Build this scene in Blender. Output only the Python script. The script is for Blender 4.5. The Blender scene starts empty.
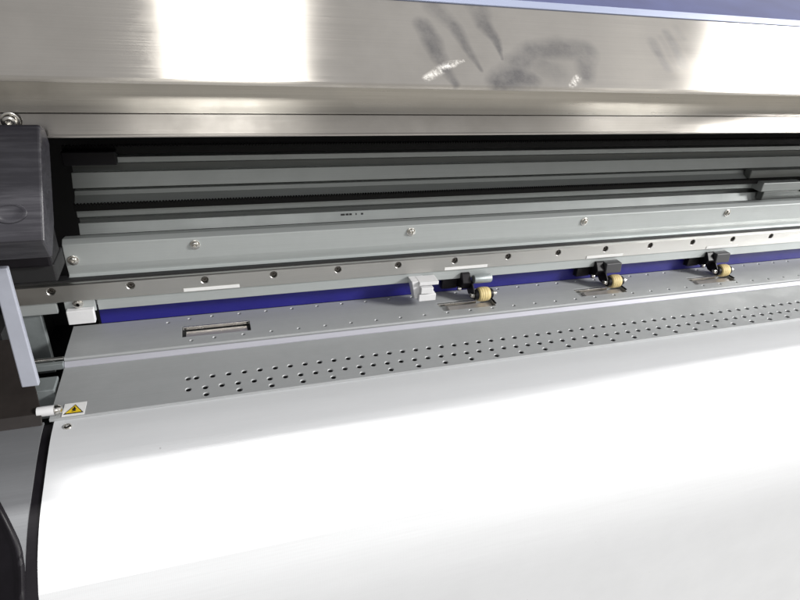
import bpy, bmesh, math, random
from mathutils import Vector, Matrix
random.seed(4)
S = bpy.context.scene
COL = S.collection

# ------------------------------------------------------------------ camera
# world: X along the machine, Y into the machine, Z up; the camera is the origin
cam_d = bpy.data.cameras.new('camera'); cam = bpy.data.objects.new('camera', cam_d); COL.objects.link(cam)
RIGHT = Vector((0.9496998, -0.3054319, 0.0691489))
DOWN = Vector((-0.0914067, -0.4815531, -0.8716372))
FWD = Vector((0.2995247, 0.8214730, -0.4852495))
m = Matrix((RIGHT, -DOWN, -FWD)).transposed().to_4x4()
cam.matrix_world = m
cam_d.sensor_width = 36; cam_d.lens = 580 / 800 * 36
cam_d.clip_start = 0.01; cam_d.clip_end = 100
S.camera = cam

# ------------------------------------------------------------------ world (dim workshop) and lamps
W = bpy.data.worlds.new('World'); S.world = W; W.use_nodes = True
nt = W.node_tree; bg = nt.nodes['Background']
tc = nt.nodes.new('ShaderNodeTexCoord'); sp = nt.nodes.new('ShaderNodeSeparateXYZ')
nt.links.new(tc.outputs['Generated'], sp.inputs[0])
rp = nt.nodes.new('ShaderNodeValToRGB'); e = rp.color_ramp.elements
mr = nt.nodes.new('ShaderNodeMapRange'); mr.inputs[1].default_value = -1; mr.inputs[2].default_value = 1
nt.links.new(sp.outputs[2], mr.inputs[0]); nt.links.new(mr.outputs[0], rp.inputs[0])
e[0].position = 0.20; e[0].color = (1.3, 1.28, 1.25, 1)
e[1].position = 0.64; e[1].color = (.80, .80, .82, 1)
for p_, c_ in ((.33, (.20, .185, .165, 1)), (.42, (.48, .45, .40, 1)), (.53, (.62, .595, .55, 1))):
    q_ = rp.color_ramp.elements.new(p_); q_.color = c_
mx = nt.nodes.new('ShaderNodeMapRange'); mx.inputs[1].default_value = -1; mx.inputs[2].default_value = .9
mx.inputs[3].default_value = .40; mx.inputs[4].default_value = 1.6
nt.links.new(sp.outputs[0], mx.inputs[0])
ml = nt.nodes.new('ShaderNodeMath'); ml.operation = 'MULTIPLY'; ml.inputs[1].default_value = 0.62
nt.links.new(mx.outputs[0], ml.inputs[0]); nt.links.new(ml.outputs[0], bg.inputs['Strength'])
nt.links.new(rp.outputs[0], bg.inputs['Color'])

def area(name, loc, target, sx, sy, power, col=(1, 1, 1)):
    l = bpy.data.lights.new(name, 'AREA'); l.shape = 'RECTANGLE'; l.size = sx; l.size_y = sy
    l.energy = power; l.color = col
    o = bpy.data.objects.new(name, l); COL.objects.link(o); o.location = loc
    d = Vector(target) - Vector(loc)
    o.rotation_euler = d.to_track_quat('-Z', 'Y').to_euler() if abs(d.x) + abs(d.y) > 1e-6 else (0, 0, 0)
    return o
area('ceiling_lamp', (.115, .53, 1.4), (.115, .53, 0), .29, .07, 25.5, (1, .985, .96))
area('ceiling_lamp', (2.25, .50, 1.4), (2.25, .50, 0), .80, .10, 70, (1, .985, .96))
area('wall_lamp', (.08, -1.9, .80), (.08, .4, -.1), .60, .14, 7, (1, .985, .95))
area('wall_lamp', (2.30, -1.9, .80), (.3, .4, -.1), .38, .14, 4, (1, .985, .95))
area('fill_lamp', (4.1, -1.6, 1.7), (.5, .45, -.25), .9, .8, 290, (1, .99, .97))  # added fill light from front right, brightens beam and platen

S.view_settings.view_transform = 'Standard'; S.view_settings.look = 'None'
S.view_settings.exposure = 0; S.view_settings.gamma = 1
S.render.engine = 'CYCLES'
S.render.resolution_x = 1024; S.render.resolution_y = 768

# ------------------------------------------------------------------ materials
def lin(r, g, b): return (r, g, b, 1)
class Mat:
    def __init__(s, name):
        s.m = bpy.data.materials.new(name); s.m.use_nodes = True
        s.t = s.m.node_tree; s.b = s.t.nodes['Principled BSDF']
    def n(s, typ, **kw):
        n = s.t.nodes.new('ShaderNode' + typ)
        for k, v in kw.items(): setattr(n, k, v)
        return n
    def l(s, a, b): s.t.links.new(a, b)
    def math(s, op, a, b=None, clamp=False):
        n = s.n('Math', operation=op); n.use_clamp = clamp
        for i, v in enumerate((a, b)):
            if v is None: continue
            if isinstance(v, (int, float)): n.inputs[i].default_value = v
            else: s.l(v, n.inputs[i])
        return n.outputs[0]
    def noise(s, scale=(1, 1, 1), sc=1, detail=3, rough=.55):
        tc = s.n('TexCoord'); mp = s.n('Mapping'); mp.inputs['Scale'].default_value = scale
        s.l(tc.outputs['Object'], mp.inputs[0])
        nz = s.n('TexNoise'); nz.inputs['Scale'].default_value = sc; nz.inputs['Detail'].default_value = detail
        nz.inputs['Roughness'].default_value = rough
        s.l(mp.outputs[0], nz.inputs['Vector']); return nz.outputs['Fac']
    def ramp(s, v, stops):
        r = s.n('ValToRGB'); el = r.color_ramp.elements
        while len(el) < len(stops): el.new(.5)
        for q, (p, c) in zip(el, stops): q.position = p; q.color = c if len(c) == 4 else (*c, 1)
        s.l(v, r.inputs[0]); return r.outputs[0]
    def rng(s, v, a, b, c, d):
        r = s.n('MapRange'); 
        for i, q in enumerate((a, b, c, d)): r.inputs[i + 1].default_value = q
        s.l(v, r.inputs[0]); return r.outputs[0]
    def mix(s, f, a, b):
        r = s.n('Mix', data_type='RGBA'); s.l(f, r.inputs[0])
        for i, v in ((6, a), (7, b)):
            if isinstance(v, tuple): r.inputs[i].default_value = v
            else: s.l(v, r.inputs[i])
        return r.outputs[2]
    def bump(s, h, strength, dist=.001):
        b = s.n('Bump'); b.inputs['Strength'].default_value = strength; b.inputs['Distance'].default_value = dist
        s.l(h, b.inputs['Height']); s.l(b.outputs[0], s.b.inputs['Normal'])
    def set(s, **kw):
        for k, v in kw.items(): s.b.inputs[k.replace('_', ' ')].default_value = v
        return s

def brushed(name, col, rough=.3, metal=1., aniso=0., brush=(.6, 90, 90), amt=.12, dirt=.1, bump=.0, spec=.5):
    """metal brushed along the machine: streaks in colour and roughness, faint dirt"""
    M = Mat(name); M.set(Metallic=metal, Anisotropic=aniso); M.b.inputs['Specular IOR Level'].default_value = spec
    st = M.noise(brush, 14, 4, .7); sp_ = M.noise((1, 1, 1), 26, 5, .65)
    c0 = tuple(c * (1 - amt) for c in col); c1 = tuple(min(1, c * (1 + amt)) for c in col)
    base = M.ramp(st, [(.3, c0), (.7, c1)])
    dk = M.rng(sp_, .38, .72, 1, 1 - dirt)
    mul = M.n('Mix', data_type='RGBA', blend_type='MULTIPLY'); mul.inputs[0].default_value = 1
    M.l(base, mul.inputs[6])
    cb = M.n('CombineColor'); [M.l(dk, cb.inputs[i]) for i in range(3)]
    M.l(cb.outputs[0], mul.inputs[7]); M.l(mul.outputs[2], M.b.inputs['Base Color'])
    r = M.math('ADD', M.rng(st, .2, .8, rough * .8, rough * 1.2), M.rng(sp_, .4, .75, 0, .08))
    M.l(r, M.b.inputs['Roughness'])
    if aniso:
        t = M.n('CombineXYZ'); t.inputs[1].default_value = .77; t.inputs[2].default_value = .64
        M.l(t.outputs[0], M.b.inputs['Tangent'])
    if bump: M.bump(st, bump, .0006)
    return M

def paint(name, col, rough=.5, metal=0., var=.08, sc=40, bump=0., spec=.5):
    M = Mat(name); M.set(Metallic=metal); M.b.inputs['Specular IOR Level'].default_value = spec
    n = M.noise((1, 1, 1), sc, 5, .65)
    M.l(M.ramp(n, [(.3, tuple(c * (1 - var) for c in col)), (.7, tuple(min(1, c * (1 + var)) for c in col))]), M.b.inputs['Base Color'])
    M.l(M.rng(n, .3, .7, rough * .88, min(1, rough * 1.15)), M.b.inputs['Roughness'])
    if bump: M.bump(n, bump, .0005)
    return M

# brushed steel of the hood, with the greasy hand marks wiped on it
HB = Vector((0, .36, -.0578))
def hood_material():
    M = brushed('hood_steel', (.555, .525, .48), .34, 1., .74, (.5, 120, 120), .05, .08)
    tc = M.n('TexCoord'); wob = M.n('TexNoise'); wob.inputs['Scale'].default_value = 45; wob.inputs['Detail'].default_value = 3
    M.l(tc.outputs['Object'], wob.inputs['Vector'])
    a = M.n('VectorMath', operation='SUBTRACT'); M.l(wob.outputs['Color'], a.inputs[0]); a.inputs[1].default_value = (.5, .5, .5)
    b = M.n('VectorMath', operation='SCALE'); M.l(a.outputs[0], b.inputs[0]); b.inputs['Scale'].default_value = .006
    c = M.n('VectorMath', operation='ADD'); M.l(tc.outputs['Object'], c.inputs[0]); M.l(b.outputs[0], c.inputs[1])
    P = c.outputs[0]
    def z(y): return -.0578 + (y - .36) * .8391
    def capsule(p, q, r0, r1):
        A = Vector((p[0], p[1], z(p[1]))); B = Vector((q[0], q[1], z(q[1]))); d = B - A
        pa = M.n('VectorMath', operation='SUBTRACT'); M.l(P, pa.inputs[0]); pa.inputs[1].default_value = A
        dt = M.n('VectorMath', operation='DOT_PRODUCT'); M.l(pa.outputs[0], dt.inputs[0]); dt.inputs[1].default_value = d / d.length_squared
        h = M.math('ADD', dt.outputs['Value'], 0.0, True)
        pr = M.n('VectorMath', operation='SCALE'); pr.inputs[0].default_value = d; M.l(h, pr.inputs['Scale'])
        df = M.n('VectorMath', operation='DISTANCE'); M.l(pa.outputs[0], df.inputs[0]); M.l(pr.outputs[0], df.inputs[1])
        rad = M.rng(h, 0, 1, r0, r1)
        q_ = M.math('DIVIDE', df.outputs['Value'], rad)
        return M.rng(q_, .40, 1.30, 1, 0)
    segs = [((.1455, .3975), (.1490, .388), .0062, .0072, 1), ((.1490, .388), (.1535, .368), .0070, .0040, 1), ((.1535, .368), (.158, .361), .0042, .003, .8),
            ((.156, .411), (.168, .398), .0075, .0060, .6), ((.168, .398), (.1735, .382), .0058, .0035, .9), ((.1735, .382), (.178, .370), .0035, .0015, .9),
            ((.190, .412), (.1905, .400), .0085, .0062, .8), ((.1905, .400), (.1965, .390), .0062, .0035, 1), ((.1965, .390), (.197, .3765), .0033, .0012, 1),
            ((.189, .363), (.205, .367), .0090, .0110, 1.1), ((.205, .367), (.214, .365), .0110, .007, 1), ((.206, .374), (.222, .383), .0085, .0085, .8),
            ((.222, .383), (.248, .386), .0080, .0095, .75), ((.248, .386), (.266, .385), .0090, .0098, .85), ((.264, .384), (.259, .368), .0098, .0065, .8),
            ((.222, .376), (.236, .370), .0110, .0090, .45),
            ((.328, .393), (.332, .376), .005, .005, .8), ((.346, .401), (.349, .379), .0045, .005, .7), ((.338, .397), (.342, .375), .003, .003, .25), ((.357, .405), (.361, .397), .004, .003, .3)]
    tot = None
    for p, q, r0, r1, w in segs:
        v = M.math('MULTIPLY', capsule(p, q, r0, r1), w)
        tot = v if tot is None else M.math('MAXIMUM', tot, v)
    grain = M.rng(M.noise((1, 1, 1), 60, 6, .75), .30, .64, .35, 1)
    sm = M.math('MULTIPLY', tot, grain, True)
    old = M.b.inputs['Base Color'].links[0].from_socket
    col = M.mix(M.math('MULTIPLY', sm, .66), old, lin(.15, .15, .17))
    # dried pale scuffs
    w = None
    for p, q, r0, r1 in [((.139, .3635), (.1545, .3715), .0028, .0030), ((.1545, .3715), (.164, .375), .0030, .0018), ((.244, .362), (.2515, .3665), .0022, .0028), ((.1655, .3748), (.1675, .3752), .0012, .0012)]:
        v = capsule(p, q, r0, r1); w = v if w is None else M.math('MAXIMUM', w, v)
    wn = M.rng(M.noise((1, .6, 1), 300, 6, .8), .42, .66, 0, 1)
    wm = M.math('MULTIPLY', M.math('MULTIPLY', w, wn, True), .75)
    col = M.mix(wm, col, lin(.80, .79, .76))
    M.l(col, M.b.inputs['Base Color'])
    ro = M.b.inputs['Roughness'].links[0].from_socket
    M.l(M.math('ADD', ro, M.math('MULTIPLY', M.math('MAXIMUM', sm, wm), .08), True), M.b.inputs['Roughness'])
    M.l(M.math('SUBTRACT', 1, wm), M.b.inputs['Metallic'])
    return M
def streaked(M, diffuse=.06):
    """brushed metal whose highlights run across the grain (Beckmann lobe, short tails)"""
    g = M.n('BsdfAnisotropic', distribution='BECKMANN'); d = M.n('BsdfDiffuse'); mx_ = M.n('MixShader')
    col = M.b.inputs['Base Color'].links[0].from_socket; ro = M.b.inputs['Roughness'].links[0].from_socket
    M.l(col, g.inputs['Color']); M.l(col, d.inputs['Color']); M.l(ro, g.inputs['Roughness'])
    g.inputs['Anisotropy'].default_value = M.b.inputs['Anisotropic'].default_value
    tx = M.n('CombineXYZ'); tx.inputs[0].default_value = 1; M.l(tx.outputs[0], g.inputs['Tangent'])
    if M.b.inputs['Metallic'].links:
        M.l(M.math('ADD', M.math('SUBTRACT', 1, M.b.inputs['Metallic'].links[0].from_socket), diffuse, True), mx_.inputs[0])
    else: mx_.inputs[0].default_value = diffuse
    M.l(g.outputs[0], mx_.inputs[1]); M.l(d.outputs[0], mx_.inputs[2])
    M.l(mx_.outputs[0], M.t.nodes['Material Output'].inputs['Surface'])
    return M
def apron_material():
    M = brushed('apron_sheet', (.675, .685, .70), .42, .16, 0, (1.5, 60, 60), .012, .03)
    sk = M.rng(M.noise((1, 1, 1), 240, 1, .4), .815, .85, 0, .35)
    old = M.b.inputs['Base Color'].links[0].from_socket
    M.l(M.mix(sk, old, lin(.20, .19, .18)), M.b.inputs['Base Color'])
    # woven-looking fine tooth of the coated sheet
    tc = M.n('TexCoord')
    h = None
    for ax, sc in (('X', 260), ('Y', 260)):
        wv = M.n('TexWave', bands_direction=ax); wv.inputs['Scale'].default_value = sc; wv.inputs['Distortion'].default_value = 1.2
        wv.inputs['Detail'].default_value = 2
        M.l(tc.outputs['Object'], wv.inputs['Vector'])
        h = wv.outputs['Fac'] if h is None else M.math('ADD', h, wv.outputs['Fac'])
    M.bump(h, .02, .0004)
    return M

HOOD = streaked(hood_material()); APRON = apron_material()
COVE = streaked(brushed('cove_steel', (.70, .665, .60), .30, 1., .68, (.5, 100, 100), .06, .08))
LIPM = streaked(brushed('lip_steel', (.50, .475, .44), .30, 1., .64, (.5, 100, 100), .05, .08))
PLATEN = brushed('platen_aluminium', (.462, .474, .480), .56, .45, .2, (.8, 140, 140), .06, .07)
EDGE = brushed('bright_lip', (.56, .56, .62), .35, .35, 0, (.8, 140, 140), .03, .03)
BED = paint('grey_vacuum_bed', (.085, .085, .085), .6, 0, .15, 40)
TRIM = brushed('window_trim', (.20, .225, .31), .5, .3, 0, (.8, 140, 140), .03, .03)
RAIL = brushed('rail_steel', (.66, .65, .625), .31, 1., .3, (.25, 220, 220), .03, .02)
BEAM = brushed('anodised_beam', (.53, .56, .557), .42, .55, 0, (.6, 90, 90), .04, .06)
EXTR = brushed('grey_extrusion', (.405, .43, .425), .45, .4, 0, (.6, 90, 90), .06, .08)
EXTD = brushed('dark_extrusion', (.17, .18, .175), .45, .4, 0, (.6, 90, 90), .08, .08)
WARM = brushed('slot_steel', (.66, .625, .60), .40, .75, 0, (2, 80, 80), .10, .12)
SCREW = brushed('screw_steel', (.72, .70, .66), .22, 1, 0, (10, 10, 10), .10, .1)
BOLT = brushed('bolt_steel', (.20, .185, .17), .3, 1, 0, (10, 10, 10), .10, .1)
BLUE = paint('blue_panel', (.012, .010, .175), .42, 0, .10, 12)
BLACK = paint('black_plastic', (.006, .005, .007), .45, 0, .2, 60, .05, .25)
DARK = paint('dark_interior', (.010, .010, .011), .6, 0, .2, 20)
RUBBER = paint('belt_rubber', (.006, .006, .006), .6, 0, .2, 90, 0, .2)
WHITE = paint('white_plastic', (.72, .72, .73), .38, 0, .04, 60)
LEVER = paint('lever_paint', (.42, .44, .51), .35, .2, .05, 60)
TYRE = paint('yellow_rubber', (.66, .53, .25), .55, 0, .10, 260, .1)
STRIP = paint('label_strip', (.80, .80, .79), .45, 0, .03, 60)
SMOKE = paint('smoked_panel', (.035, .030, .028), .16, .1, .3, 12)
GREYMETAL = brushed('grey_bracket', (.30, .33, .335), .45, .5, 0, (20, 20, 20), .05, .06)
YELLOW = paint('warning_yellow', (.80, .56, .02), .45, 0, .04, 60)
INK = paint('label_ink', (.012, .012, .012), .5, 0, .1, 60)
def box_material():
    M = paint('scuffed_black_moulding', (.022, .021, .026), .5, 0, .12, 50, .04)
    s = M.noise((7, 110, 110), 3.2, 4, .65)
    old = M.b.inputs['Base Color'].links[0].from_socket
    M.l(M.mix(M.rng(s, .46, .74, 0, .55), old, lin(.055, .054, .063)), M.b.inputs['Base Color'])
    M.l(M.rng(s, .4, .75, .34, .55), M.b.inputs['Roughness'])
    return M
BOXM = box_material()
def window_material():
    M = Mat('tinted_window'); M.set(Metallic=0., Roughness=.12); M.b.inputs['Specular IOR Level'].default_value = .22
    n = M.noise((1, 1, 1), 18, 4, .6)
    M.l(M.ramp(n, [(.3, (.012, .016, .075)), (.7, (.030, .040, .13))]), M.b.inputs['Base Color'])
    pass
    return M
WINDOW = window_material()

# ------------------------------------------------------------------ mesh helpers
def obj(name, bm, mat, parent=None, bevel=0., seg=2, smooth=False, angle=35):
    me = bpy.data.meshes.new(name)
    bmesh.ops.recalc_face_normals(bm, faces=bm.faces)
    bm.to_mesh(me); bm.free()
    o = bpy.data.objects.new(name, me); COL.objects.link(o)
    for q in (mat if isinstance(mat, (list, tuple)) else [mat]): me.materials.append(q.m)
    if parent: o.parent = parent
    if bevel:
        b = o.modifiers.new('bevel', 'BEVEL'); b.width = bevel; b.segments = seg; b.limit_method = 'ANGLE'; b.angle_limit = math.radians(40)
        b.harden_normals = False
    if smooth:
        for p in me.polygons: p.use_smooth = True
        try: me.set_sharp_from_angle(angle=math.radians(angle))
        except Exception: pass
    return o
def thing(name, label, cat, loc=(0, 0, 0), group=None):
    o = bpy.data.objects.new(name, None); COL.objects.link(o); o.location = loc
    o.empty_display_size = .02
    o['label'] = label; o['category'] = cat
    if group: o['group'] = group
    return o
def tag(o, label, cat=None, group=None):
    o['label'] = label
    if cat: o['category'] = cat
    if group: o['group'] = group
    return o
def ext_bm(prof, x0, x1, bm=None, mi=0, nx=1):
    bm = bm or bmesh.new()
    rings = []
    for k in range(nx + 1):
        xx = x0 + (x1 - x0) * k / nx
        rings.append([bm.verts.new((xx, y, z)) for y, z in prof])
    n = len(prof)
    for a, b in zip(rings[:-1], rings[1:]):
        for i in range(n):
            f = bm.faces.new((a[i], a[(i + 1) % n], b[(i + 1) % n], b[i])); f.material_index = mi
    bm.faces.new(rings[0]).material_index = mi; bm.faces.new(rings[-1][::-1]).material_index = mi
    return bm
def sheet(line, t):
    """closed profile of a sheet of thickness t on the far/lower side of a polyline of (y,z)"""
    off = []
    for i, (y, z) in enumerate(line):
        a = line[max(0, i - 1)]; b = line[min(len(line) - 1, i + 1)]
        d = Vector((b[0] - a[0], b[1] - a[1])).normalized()
        off.append((y - d.y * t, z + d.x * t))
    return list(line) + off[::-1]
def box_bm(x0, x1, y0, y1, z0, z1, bm=None, mi=0):
    return ext_bm([(y0, z0), (y1, z0), (y1, z1), (y0, z1)], x0, x1, bm, mi)
def lathe_bm(prof, axis='X', c=(0, 0, 0), n=28, bm=None, mi=0):
    """prof: (position along axis, radius) list, ends closed"""
    bm = bm or bmesh.new(); c = Vector(c); rings = []
    for a, r in prof:
        ring = []
        for k in range(n):
            t = 2 * math.pi * k / n; u, v = r * math.cos(t), r * math.sin(t)
            p = {'X': (a, u, v), 'Y': (u, a, v), 'Z': (u, v, a)}[axis]
            ring.append(bm.verts.new(c + Vector(p)))
        rings.append(ring)
    for a, b in zip(rings[:-1], rings[1:]):
        for k in range(n):
            bm.faces.new((a[k], a[(k + 1) % n], b[(k + 1) % n], b[k])).material_index = mi
    bm.faces.new(rings[0]).material_index = mi; bm.faces.new(rings[-1][::-1]).material_index = mi
    return bm
def cut(o, cutter_bm):
    """real holes: subtract the cutter from o and keep the result as its mesh"""
    me = bpy.data.meshes.new('cutter'); bmesh.ops.recalc_face_normals(cutter_bm, faces=cutter_bm.faces)
    cutter_bm.to_mesh(me); cutter_bm.free()
    c = bpy.data.objects.new('cutter', me); COL.objects.link(c)
    mods = [(q.width, q.segments) for q in o.modifiers if q.type == 'BEVEL']
    o.modifiers.clear()
    b = o.modifiers.new('cut', 'BOOLEAN'); b.operation = 'DIFFERENCE'; b.solver = 'EXACT'; b.object = c
    dg = bpy.context.evaluated_depsgraph_get(); dg.update()
    new = bpy.data.meshes.new_from_object(o.evaluated_get(dg))
    o.modifiers.clear(); old = o.data; nm = old.name; o.data = new; bpy.data.meshes.remove(old); new.name = nm
    bpy.data.objects.remove(c); bpy.data.meshes.remove(me)
    return o
def holes_bm(pts, z, r_top, r_in, depth, n=18, ch=.0007):
    bm = bmesh.new()
    for x_, y_ in pts:
        lathe_bm([(z - depth, r_in), (z - ch, r_in), (z + .0002, r_top + .0001), (z + .001, r_top + .0001)], 'Z', (x_, y_, 0), n, bm)
    return bm
def smooth_line(pts, sub=4, sharp=()):
    out = []
    for i in range(len(pts) - 1):
        p0 = pts[i - 1] if i > 0 and i not in sharp else pts[i]
        p1, p2 = pts[i], pts[i + 1]
        p3 = pts[i + 2] if i + 2 < len(pts) and (i + 1) not in sharp else pts[i + 1]
        for k in range(sub):
            t = k / sub
            q = []
            for d in (0, 1):
                q.append(.5 * (2 * p1[d] + (p2[d] - p0[d]) * t + (2 * p0[d] - 5 * p1[d] + 4 * p2[d] - p3[d]) * t * t + (3 * p1[d] - p0[d] - 3 * p2[d] + p3[d]) * t ** 3))
            out.append(tuple(q))
    out.append(pts[-1]); return out
def screw_bm(c, r, axis='Y', washer=0., h=.0022, sign=-1):
    """pan-head screw with a hex recess, head facing sign*axis"""
    bm = bmesh.new()
    if washer: lathe_bm([(0, washer), (sign * .0007, washer), (sign * .0009, washer * .92), (sign * .0009, r)], axis, c, 28, bm)
    lathe_bm([(0, r), (sign * h * .55, r), (sign * h * .85, r * .88), (sign * h, r * .6), (sign * h, r * .42), (sign * h * .3, r * .36)], axis, c, 24, bm)
    return bm

X0, X1 = -.34, 1.5
P = thing('wide_format_printer', 'wide grey and steel print machine with perforated platen, guide rail and curved front apron', 'printer', (0, .45, -.75))
PL = P.location
_obj = obj
def part(name, bm, mat, parent=None, **k):
    """a part (or sub-part) of the printer; geometry is written in world coordinates"""
    par = parent or P
    o = _obj(name, bm, mat, par, **k)
    o.matrix_parent_inverse = Matrix.Translation(-PL) if par is P else Matrix.Identity(4)
    return o

# ------------------------------------------------------------------ hood: steel sheet, fold, tinted window on top
top = (.4128, -.0135)
line = [(.424, -.004), top, (.36, -.0578), (.3605, -.0605), (.3635, -.0607)]
hood = part('hood', ext_bm(sheet(line[::-1], -.0012) if False else [(.4128, -.0135), (.3764, -.0439), (.3602, -.0576), (.3598, -.0590), (.3606, -.0606), (.3640, -.0612), (.3640, -.0598), (.3618, -.0590), (.3622, -.0576), (.4136, -.0150)], X0, X1), HOOD, bevel=.0004)
part('added_dark_sheet', ext_bm([(.4140, -.0165), (.3660, -.0590), (.3668, -.0600), (.4150, -.0175)], X0, X1), DARK, hood)  # unseen dark sheet, added to darken what the cove reflects
part('hood_trim', ext_bm([(.4124, -.0128), (.4176, -.0084), (.4196, -.0108), (.4142, -.0152)], X0, X1), TRIM, hood, bevel=.0005)
part('window', ext_bm([(.4178, -.0092), (.60, .045), (.60, .041), (.4184, -.0128)], X0, X1), WINDOW, hood)

# ------------------------------------------------------------------ frame behind the hood: rolled cove and bright lower lip
cv = [(.3984, -.050), (.3985, -.062), (.3986, -.068), (.3985, -.0740), (.3976, -.0790), (.3956, -.0836)]
frame = part('cover_frame', ext_bm(smooth_line(cv, 5) + [(.41, -.0838), (.41, -.050)], X0, X1), COVE, smooth=True)
lip = part('frame_lip', ext_bm([(.3955, -.0840), (.3922, -.0955), (.3916, -.0964), (.3918, -.0972), (.3930, -.0978), (.41, -.0978), (.41, -.0840)], X0, X1), LIPM, bevel=.0006)
part('frame_screw', screw_bm((-.1035, .3925, -.0876), .0038, 'Y', .0050, .004), SCREW, frame, smooth=True)

# ------------------------------------------------------------------ dark interior with extrusions and toothed belts
part('rear_wall', box_bm(X0, X1, .60, .61, -.42, -.04), DARK)
part('inner_ceiling', box_bm(X0, X1, .4102, .60, -.088, -.080), DARK)
def zy(el, y): return el * y
E_ = .545
def band(y, e0, e1): return y * e0, y * e1
XI = -.108
inner = part('inner_frame', ext_bm([(.545, .545 * -.2790), (.545, .545 * -.2880), (.552, .552 * -.2890), (.552, .552 * -.3010), (.5425, .5425 * -.3030), (.5365, .5365 * -.3285), (.560, -.182), (.575, -.182), (.575, .545 * -.2790)], XI, X1), EXTR, bevel=.0004)
part('groove_cover', ext_bm([(.5512, .552 * -.2892), (.5512, .552 * -.3008), (.553, .552 * -.3008), (.553, .552 * -.2892)], XI, X1), EXTD, inner)
low = part('carriage_track', ext_bm([(.540, .540 * -.3325), (.538, .538 * -.3400), (.530, .530 * -.3545), (.552, -.1925), (.552, -.2000), (.5305, .5305 * -.3660), (.5305, .5305 * -.3770), (.538, .538 * -.3790), (.538, .538 * -.3860), (.529, .529 * -.3875), (.5255, .5255 * -.4085), (.56, -.217), (.57, -.217), (.57, .54 * -.3325)], XI, X1), EXTR, bevel=.0004)
part('groove_cover', ext_bm([(.5372, .538 * -.3795), (.5372, .538 * -.3858), (.539, .538 * -.3858), (.539, .538 * -.3795)], XI, X1), EXTD, low)
tm = bmesh.new()
for xx, w in ((.1235, .004), (.1285, .0028), (.132, .0026), (.1385, .001), (.1440, .0022)):
    ext_bm([(.5272, -.2089), (.5310, -.2089), (.5310, -.2073), (.5278, -.2073)], xx, xx + w, tm)
part('stamped_mark', tm, INK, low)
def belt(name, y, z0, z1, pitch, th, parent=None):
    bm = box_bm(XI, X1, y, y + .0012, z0, z1)
    k = XI
    while k < X1 - pitch:
        ext_bm([(y - .0009, z1 - .0006), (y + .0025, z1 - .0006), (y + .0025, z1 + th), (y - .0009, z1 + th)], k, k + pitch * .5, bm); k += pitch
    return part(name, bm, RUBBER, parent)
belt('drive_belt', .528, .528 * -.2740, .528 * -.2625, .0026, .0010)
belt('drive_belt', .524, .524 * -.3668, .524 * -.3570, .0026, .0012)
blk = part('belt_block', box_bm(.6480, .7130, .515, .535, -.2000, -.1888), EXTR, bevel=.001)
part('block_cover', box_bm(.7145, .84, .515, .535, -.2020, -.1885), BLACK, blk, bevel=.001)
part('belt_block', box_bm(.6560, .84, .517, .5265, -.2120, -.2006), EXTD, bevel=.001)
part('belt_block', box_bm(.6350, .84, .5265, .537, -.1872, -.1760), EXTD, bevel=.0015)
part('belt_block', box_bm(-.108, -.068, .518, .527, -.1515, -.1400), BLACK, bevel=.001)

# ------------------------------------------------------------------ beam with its screws
beam = part('beam', ext_bm([(.506, -.2079), (.5000, -.2067), (.4950, -.2098), (.4950, -.2290), (.4963, -.2380), (.490, -.2402), (.490, -.2650), (.512, -.2650), (.512, -.2092)], -.1165, X1), BEAM, bevel=.0005)
part('beam_lip', box_bm(-.1165, X1, .5115, .5135, -.2170, -.2094), DARK, beam)
for i, xx in enumerate([-.1145 + .004, -.0139, .1862, .3845, .5822, .781, .98, 1.18, 1.38]):
    part('beam_screw', screw_bm((xx, .4950, -.2240 if i == 0 else -.2165), .0030, 'Y', .0043, .0028), SCREW, beam, smooth=True)

# ------------------------------------------------------------------ guide rail with counterbored bolts
ry0, ry1 = .4830, .4898
rail = part('guide_rail', ext_bm([(ry0 + .0012, -.2402), (ry1, -.2402), (ry1, -.2567), (ry0 + .0008, -.2567), (ry0, -.2560), (ry0, -.2412)], -.158, X1), RAIL)
bx = [-.1290 + .0601 * k for k in range(27)]
part('rail_shade_strip', box_bm(-.158, X1, .4882, .4980, -.2401, -.2390), DARK)  # dark strip standing in for the shadow line above the rail
cb = bmesh.new()
for xx in bx:
    lathe_bm([(ry0 - .001, .0036), (ry0 + .0001, .0036), (ry0 + .0005, .0032), (ry0 + .0052, .0032)], 'Y', (xx, 0, -.2456), 24, cb)
cut(rail, cb)
for i, xx in enumerate(bx):
    b = part('rail_bolt', lathe_bm([(ry0 + .0051, .0026), (ry0 + .0026, .0026), (ry0 + .0021, .0022), (ry0 + .0021, .0012), (ry0 + .0040, .0011)], 'Y', (xx, 0, -.2456), 18), BOLT, rail, smooth=True)
for a in (-.0273, .2211, .3890, .5552):
    part('marker_strip', box_bm(a, a + .0478, ry0 - .0006, ry0 - .00005, -.2556, -.2524), STRIP, rail, bevel=.0002)
plate = part('rail_plate', ext_bm([(.4855, -.2572), (.4895, -.2572), (.4895, -.2680), (.4860, -.2680), (.4855, -.2674)], -.0975, X1), BEAM, bevel=.0003)
part('plate_end', box_bm(-.158, -.1285, .4855, .4895, -.2680, -.2572), BEAM, plate, bevel=.0003)
eb = part('end_bracket', box_bm(-.1212, -.1005, .4790, .4850, -.2765, -.2635), WHITE, bevel=.0006)
part('bracket_tongue', box_bm(-.1225, -.0990, .4852, .4888, -.2680, -.2574), BEAM, eb, bevel=.0003)
part('bracket_screw', screw_bm((-.1120, .4848, -.2595), .0034, 'Y', .0042, .003), SCREW, eb, smooth=True)

# ------------------------------------------------------------------ blue panel behind the rollers
part('blue_panel', box_bm(-.1000, X1, .4985, .5005, -.2888, -.2660), BLUE)

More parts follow.
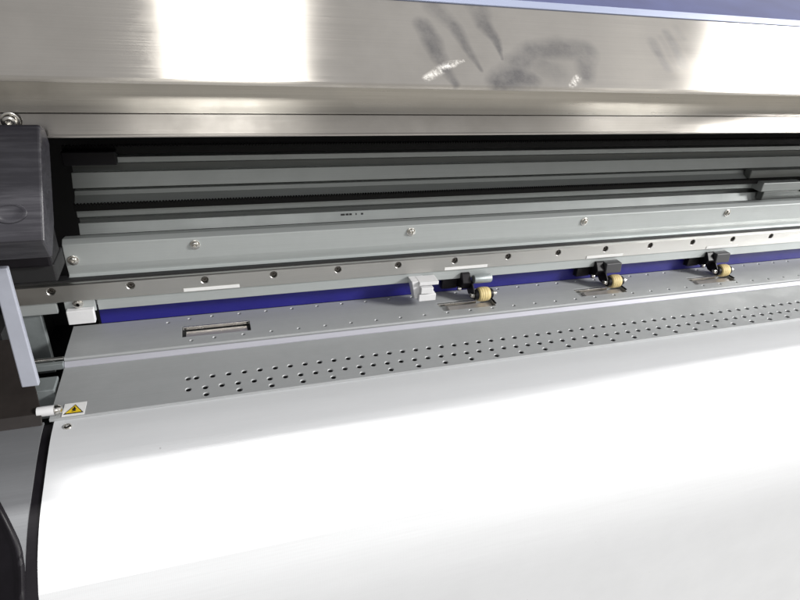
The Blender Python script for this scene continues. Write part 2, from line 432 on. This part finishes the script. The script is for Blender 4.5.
# ------------------------------------------------------------------ rear platen plate with air holes, tray slot and roller slots
XP = -.1225
zu, zl = -.2890, -.2946
rear = part('rear_platen', ext_bm([(.4482, zu), (.4978, zu), (.4978, -.2965), (.4476, -.2965), (.4472, -.2905), (.4475, -.2893)], XP, X1), PLATEN)
RX = [.2634, .4263, .5826]
inside_slot = lambda a: any(r - .050 < a < r + .011 for r in RX)
pts = [(-.0443, .4885), (-.0258, .4918)] + [(-.0059 + .0248 * k, .4928) for k in range(60)]
pts = [q for q in pts if q[0] < X1 - .02]
pts2 = [(-.0244, .4545)] + [(-.0052 + .02478 * k, .4556) for k in range(60) if -.0052 + .02478 * k < X1 - .02]
c = holes_bm(pts + pts2, zu, .0018, .0012, .0040, 16, .0006)
box_bm(-.0325, .0270, .4612, .4785, zu - .0042, zu + .002, c)
for r in RX:
    ext_bm([(.4595, zu - .0048), (.4768, zu - .0048), (.4768, zu + .002), (.4595, zu + .002)], r - .0500, r + .0100, c)
cut(rear, c)
part('tray_well', box_bm(-.0324, .0269, .4613, .4784, zu - .0043, zu - .0036), DARK, rear)
part('tray_rim', box_bm(-.0310, .0258, .4768, .4784, zu - .0030, zu + .0004), SCREW, rear, bevel=.0004)
part('tray_floor', ext_bm([(.4618, zu - .0012), (.4752, zu - .0034), (.4752, zu - .0036), (.4618, zu - .0035)], -.0290, .0240), WARM, rear, bevel=.0002)
for r in RX:
    part('slot_plate', ext_bm([(.4602, zu - .0047), (.4740, zu - .0047), (.4700, zu - .0016), (.4602, zu - .0030)], r - .0400, r + .0080, ), WARM, rear, bevel=.0003)
    part('slot_bar', box_bm(r - .0495, r - .006, .4735, .4756, zu - .0035, zu - .0003), SCREW, rear, bevel=.0005)
part('platen_lip', ext_bm([(.4462, -.2912), (.4474, -.2965), (.4428, -.2965), (.4424, -.2952), (.4426, -.2942)], XP, X1), EDGE, bevel=.0003)

# ------------------------------------------------------------------ platen plate with three staggered rows of air holes
platen = part('platen', ext_bm([(.3780, zl), (.4418, zl), (.4418, zl - .0009), (.3792, zl - .0009), (.3792, -.2966), (.3776, -.2966)], XP, X1), PLATEN)
pts = [(-.0280, .4066), (-.0218, .4066)] + [(-.0092 + .01262 * k, .4064 + .0022 * 0 + .00115 * min(1, k / 12)) for k in range(112)]
pts += [(-.0279 + .01262 * k, .3922 + .0010 * min(1, k / 12)) for k in range(114)]
pts += [(-.0148 + .02524 * k, .3833) for k in range(57)]
pts = [q for q in pts if q[0] < X1 - .02] + [(-.0465, .4085)]
cut(platen, holes_bm(pts[:-1], zl, .0027, .0020, .0040, 18, .0005))
part('platen_bed', box_bm(XP + .001, X1, .3800, .4970, -.3120, -.2978), BED)
lab = part('warning_label', box_bm(-.1148, -.0998, .3780 + .0006, .3935, zl + .0001, zl + .0004), STRIP, platen, bevel=.0002)
def tri_bm(cx, cy, s, z0, z1, sq=.9):
    bm = bmesh.new(); p = [(cx - s, cy - s * sq * .75), (cx + s, cy - s * sq * .75), (cx, cy + s * sq)]
    a = [bm.verts.new((q[0], q[1], z0)) for q in p]; b = [bm.verts.new((q[0], q[1], z1)) for q in p]
    bm.faces.new(a); bm.faces.new(b[::-1])
    for i in range(3): bm.faces.new((a[i], a[(i + 1) % 3], b[(i + 1) % 3], b[i]))
    return bm
bm = tri_bm(-.1072, .3852, .0066, zl + .0003, zl + .0006)
for f in bm.faces: f.material_index = 0
t2 = tri_bm(-.1072, .38525, .0052, zl + .0005, zl + .0008)
off = [bm.verts.new(v.co) for v in t2.verts]; t2.verts.index_update()
for f in t2.faces: bm.faces.new([off[v.index] for v in f.verts]).material_index = 1
t2.free()
lathe_bm([(zl + .0007, .0013), (zl + .0010, .0013)], 'Z', (-.1072, .3852, 0), 12, bm, 0)
box_bm(-.1085, -.1059, .3829, .3836, zl + .0007, zl + .0010, bm, 0)
box_bm(-.1076, -.1068, .3862, .3880, zl + .0007, zl + .0010, bm, 0)
part('warning_triangle', bm, [INK, YELLOW], platen)

# ------------------------------------------------------------------ curved apron
AP = [(.3785, -.2982), (.372, -.2985), (.361, -.2998), (.345, -.3037), (.331, -.3080), (.310, -.3148), (.2965, -.3215), (.283, -.3310), (.2715, -.3435), (.2610, -.3660), (.2515, -.398), (.2450, -.445), (.242, -.52), (.241, -.75)]
APL = smooth_line(AP, 5, sharp=(8,))
apron = part('apron', ext_bm(sheet(APL, -.0015), -.1195, X1, nx=1), APRON, smooth=True, angle=12)
def on_apron(y):
    for (a, b), (c_, d) in zip(AP[:-1], AP[1:]):
        if c_ <= y <= a: return b + (y - a) / (c_ - a) * (d - b)
    return AP[-1][1]
part('apron_screw', screw_bm((-.1100, .3705, on_apron(.3705)), .0030, 'Z', .0040, .0026, 1), SCREW, apron, smooth=True)
o = part('apron_screw', screw_bm((0, 0, 0), .0016, 'Z', 0, .0007, 1), SCREW, apron, smooth=True)
o.matrix_basis = Matrix.Translation((-.103, .2887, -.3268)) @ Matrix.Rotation(math.radians(35), 4, 'X')

# ------------------------------------------------------------------ side cover on the left, with seal, sticker, pin
SIDE_SHADED = brushed('shaded_side_cover_sheet', (.21, .215, .225), .40, .3, 0, (1.5, 60, 60), .04, .08)  # darker than the apron: the carriage's shadow is put into the colour
side = part('side_cover', ext_bm(sheet(APL, -.0015), X0, -.1262), SIDE_SHADED, smooth=True, angle=12)
part('gap_seal', ext_bm(sheet([(y - .001, z - .0035) for y, z in APL], -.003), -.1262, -.1195), BLACK)
def strip_on(pts, lift, th, mat, name, parent):
    """flat piece lying on the curved sheet: pts are (x, y) outline"""
    bm = bmesh.new()
    a = [bm.verts.new((x_, y_ - lift * .5, on_apron(y_) + lift * .87)) for x_, y_ in pts]
    b = [bm.verts.new((x_, y_ - (lift + th) * .5, on_apron(y_) + (lift + th) * .87)) for x_, y_ in pts]
    bm.faces.new(a); bm.faces.new(b[::-1]); n = len(pts)
    for i in range(n): bm.faces.new((a[i], a[(i + 1) % n], b[(i + 1) % n], b[i]))
    bmesh.ops.triangulate(bm, faces=bm.faces)
    return part(name, bm, mat, parent)
strip_on([(-.1268, .3064), (-.1264, .2985), (-.1274, .2845), (-.1300, .2930)], .0004, .0003, WHITE, 'sticker', side)
strip_on([(-.1269, .2990), (-.1268, .2968), (-.1282, .2958), (-.1284, .2982)], .0008, .0003, TYRE, 'sticker', side)
# black lower moulding that covers the left corner of the side cover
ed = [(-.1720, .3690), (-.1560, .3440), (-.1442, .3228), (-.1300, .2966), (-.1268, .2860), (-.1262, .2816), (-.1262, .2720), (-.1262, .2620), (-.1262, .2520), (-.1262, .2440), (-.1262, .2412)]
ed = smooth_line(ed, 4)
bm = bmesh.new(); rows = []
for x_, y_ in ed:
    z_ = on_apron(y_)
    rows.append([bm.verts.new(v) for v in ((x_, y_, z_ - .003), (x_, y_ - .0012, z_ + .0022), (x_ - .0014, y_ - .0026, z_ + .0034), (x_ - .0034, y_ - .0026, z_ + .0030), (x_ - .0050, y_ - .002, z_ + .0012), (min(x_ - .006, -.40), y_ - .002, z_ + .0012))])
for a, b in zip(rows[:-1], rows[1:]):
    for k in range(5): bm.faces.new((a[k], a[k + 1], b[k + 1], b[k]))
part('corner_moulding', bm, BLACK, smooth=True, angle=60)
# smoked top of the side cover
sm_bm = ext_bm([(.3740, -.2984), (.3800, -.2900), (.4000, -.2840), (.455, -.2700), (.455, -.2980)], X0, -.1265)
for vv in sm_bm.verts:
    if vv.co.x > -.2: vv.co.x -= max(0, vv.co.y - .384) * .35
sm = part('smoked_cover', sm_bm, SMOKE, bevel=.0008)
part('stop_pin', lathe_bm([(-.1300, .0036), (-.1250, .0037), (-.1190, .0037)], 'X', (0, .3830, -.2905), 20), WHITE, side, smooth=True)
part('pin_tip', lathe_bm([(-.1192, .0028), (-.1184, .0037), (-.1165, .0037), (-.1146, .0028), (-.1138, .0010)], 'X', (0, .3830, -.2905), 20), SCREW, side, smooth=True)
# brackets and bars in the gap left of the platen
part('side_bracket', box_bm(-.1600, -.1430, .490, .496, -.330, -.2684), GREYMETAL, bevel=.0006)
part('tie_bar', lathe_bm([(-.155, .0014), (XP - .0003, .0014)], 'X', (0, .4480, -.2888), 14), SCREW, smooth=True)
part('support_bar', box_bm(-.155, XP - .0003, .4425, .4470, -.2960, -.2905), GREYMETAL, bevel=.0004)
part('support_block', box_bm(-.1420, -.1245, .412, .430, -.320, -.2930), GREYMETAL, bevel=.0008)
part('side_wall', box_bm(X0, -.165, .4600, .60, -.45, -.268), DARK)
part('gap_floor', box_bm(X0, XP, .40, .60, -.36, -.345), DARK)

# ------------------------------------------------------------------ print carriage at the left end
car = thing('print_carriage', 'scuffed black box at the left end of the guide rail, oval mark on its face', 'print carriage', (-.17, .40, -.20))
CI = Matrix.Translation(-car.location)
def cpart(name, bm, mat, par=None, **k):
    o = _obj(name, bm, mat, par or car, **k)
    if par is None: o.matrix_parent_inverse = CI
    return o
body = cpart('housing', ext_bm([(.3800, -.0868), (.3340, -.1385), (.3420, -.1525), (.3620, -.1400), (.3930, -.1010), (.3895, -.0905)], X0, -.0862), BOXM, bevel=.0015, seg=3)
cpart('slider', ext_bm([(.3700, -.1200), (.3470, -.1490), (.4400, -.1905), (.4400, -.2035), (.4700, -.2035), (.4700, -.1200)], X0, -.1125), BLACK, bevel=.002)
cpart('slider_foot', box_bm(X0, -.1125, .4450, .4780, -.2180, -.2037), DARK, bevel=.0012)
n = Vector((0, -.747, .664)); u = Vector((1, 0, 0)); v = Vector((0, .664, .747))
def oval(name, cx, t, a, b_, h, mat):
    c0 = Vector((cx, .3340 + .046 * t, -.1385 + .0517 * t)); bm = bmesh.new(); N = 28
    rr = []
    for sc, hh in ((1, .0002), (.97, h), (.80, h), (.76, .0003)):
        rr.append([bm.verts.new(c0 + u * a * sc * math.cos(k * 2 * math.pi / N) + v * b_ * sc * math.sin(k * 2 * math.pi / N) + n * hh) for k in range(N)])
    for p, q in zip(rr[:-1], rr[1:]):
        for k in range(N): bm.faces.new((p[k], p[(k + 1) % N], q[(k + 1) % N], q[k]))
    bm.faces.new(rr[-1])
    return cpart(name, bm, mat, body, smooth=True)
ov = oval('oval_mark', -.1025, .24, .0085, .0058, .0005, BOXM)
ov.matrix_parent_inverse = Matrix.Identity(4)

# ------------------------------------------------------------------ lever
lv = obj('lever', ext_bm([(.357, -.1640), (.3612, -.1640), (.3602, -.2488), (.356, -.2488)], 0, .0085), LEVER, bevel=.0007)
for vtx in lv.data.vertices:
    t = (vtx.co.z + .1640) / -.0848
    vtx.co.x += -.1232 + (-.0022) * t + (.0015 * t if vtx.co.x > .004 else 0)
tag(lv, 'pale grey flat lever slanting down in front of the left end of the rail', 'lever')

# ------------------------------------------------------------------ white media clip
clip = thing('media_clip', 'white plastic media clip hanging from the rail plate beside the first yellow roller', 'clip', (.197, .474, -.282))
def cl(name, bm, **k):
    o = _obj(name, bm, WHITE, clip, bevel=.0006, **k); o.matrix_parent_inverse = Matrix.Translation(-clip.location); return o
bm = bmesh.new()
for y_, e_ in ((.470, 0), (.4848, -.004)):
    pass
bm = ext_bm([(.4720, -.2600), (.4850, -.2600), (.4850, -.2780), (.4790, -.2810), (.4720, -.2790)], .1830, .1990)
for vv in bm.verts:
    if vv.co.x < .19 and vv.co.z < -.27: vv.co.x += .0045
cl('clip_body', bm)
cl('clip_jaw', box_bm(.1900, .2105, .4690, .4840, -.2635, -.2598))
cl('clip_slider', box_bm(.1915, .2045, .4665, .4830, -.2715, -.2650))
cl('clip_foot', box_bm(.1905, .2085, .4680, .4840, -.2806, -.2732))

# ------------------------------------------------------------------ pinch rollers
def roller(i, loc, label):
    r = thing('pinch_roller', label, 'pinch roller', loc, 'yellow pinch rollers under the guide rail')
    t = .0064
    obj('tyre', lathe_bm([(-t, .0048), (-t, .0062), (-t + .0008, .0070), (-.0042, .0074), (-.0038, .00725), (-.0034, .0075), (-.0016, .0076), (-.0012, .0074), (-.0008, .0076), (.0012, .0076), (.0016, .0074), (.0020, .0076), (.0036, .0074), (.0040, .00725), (.0044, .0073), (t - .0008, .0070), (t, .0062), (t, .0048)], 'X', n=36), TYRE, r, smooth=True, angle=50)
    obj('hub', lathe_bm([(-.0100, .0030), (-.0100, .0052), (-.0085, .0056), (-t - .0001, .0056), (-t - .0001, .0030)], 'X', n=28), BLACK, r, smooth=True)
    obj('hub', lathe_bm([(t + .0001, .0030), (t + .0001, .0056), (.0085, .0056), (.0100, .0052), (.0100, .0030)], 'X', n=28), BLACK, r, smooth=True)
    obj('axle_bolt', lathe_bm([(-.0101, .0034), (-.0112, .0036), (-.0122, .0026), (-.0140, .0026), (-.0146, .0020), (-.0146, .0010), (-.0135, .0009)], 'X', n=20), SCREW, r, smooth=True)
    obj('axle_nut', lathe_bm([(.0101, .0026), (.0106, .0032), (.0122, .0032), (.0128, .0024), (.0150, .0022)], 'X', n=14), SCREW, r, smooth=True)
    bm = ext_bm([(.0020, -.0035), (.0100, -.0030), (.0180, .0030), (.0220, .0125), (.0130, .0125), (.0050, .0120), (-.0030, .0035)], -.0125, -.0104)
    obj('side_arm', bm, BLACK, r, bevel=.0006)
    obj('bracket', ext_bm([(.0085, .0030), (.0190, .0010), (.0240, .0030), (.0240, .0205), (.0100, .0205), (.0040, .0120)], -.0225, -.0128), BLACK, r, bevel=.0008)
    obj('back_shadow_block', ext_bm([(.0160, .0010), (.0225, .0000), (.0225, .0205), (.0160, .0205)], -.0400, -.0232), BLACK, r, bevel=.0006)  # black block standing in for the shadow behind the bracket
    obj('pivot_screw', lathe_bm([(-.0226, .0024), (-.0240, .0026), (-.0256, .0020), (-.0256, .0008), (-.0246, .0007)], 'X', (0, .0085, .0040), 18), SCREW, r, smooth=True)
    if i == 0:
        obj('spring_cover', lathe_bm([(-.0105, .0040), (-.0100, .0046), (.0085, .0046), (.0095, .0040)], 'X', (0, .0060, .0150), 26), GREYMETAL, r, smooth=True)['label'] = 'round grey metal spring cover'
    else:
        obj('spring_cover', ext_bm([(.0020, .0092), (.0150, .0092), (.0150, .0205), (.0035, .0205)], -.0127, .0075), DARKGREY, r, bevel=.0008)
    obj('release_pin', lathe_bm([(-.004, .0008), (.0075, .0008)], 'Y', (.0112, -.0060, -.0066), 10), BLACK, r, smooth=True)
    return r
DARKGREY = paint('dark_grey_plastic', (.055, .055, .06), .5, 0, .1, 60)
roller(0, (.2634, .4727, -.2815), 'yellow pinch roller with a grey cylindrical cover above it, beside the white clip')
roller(1, (.4263, .4729, -.2815), 'yellow pinch roller with dark square cover, second from the white clip')
roller(2, (.5826, .4735, -.2815), 'yellow pinch roller farthest from the white clip, under the rightmost white strip')
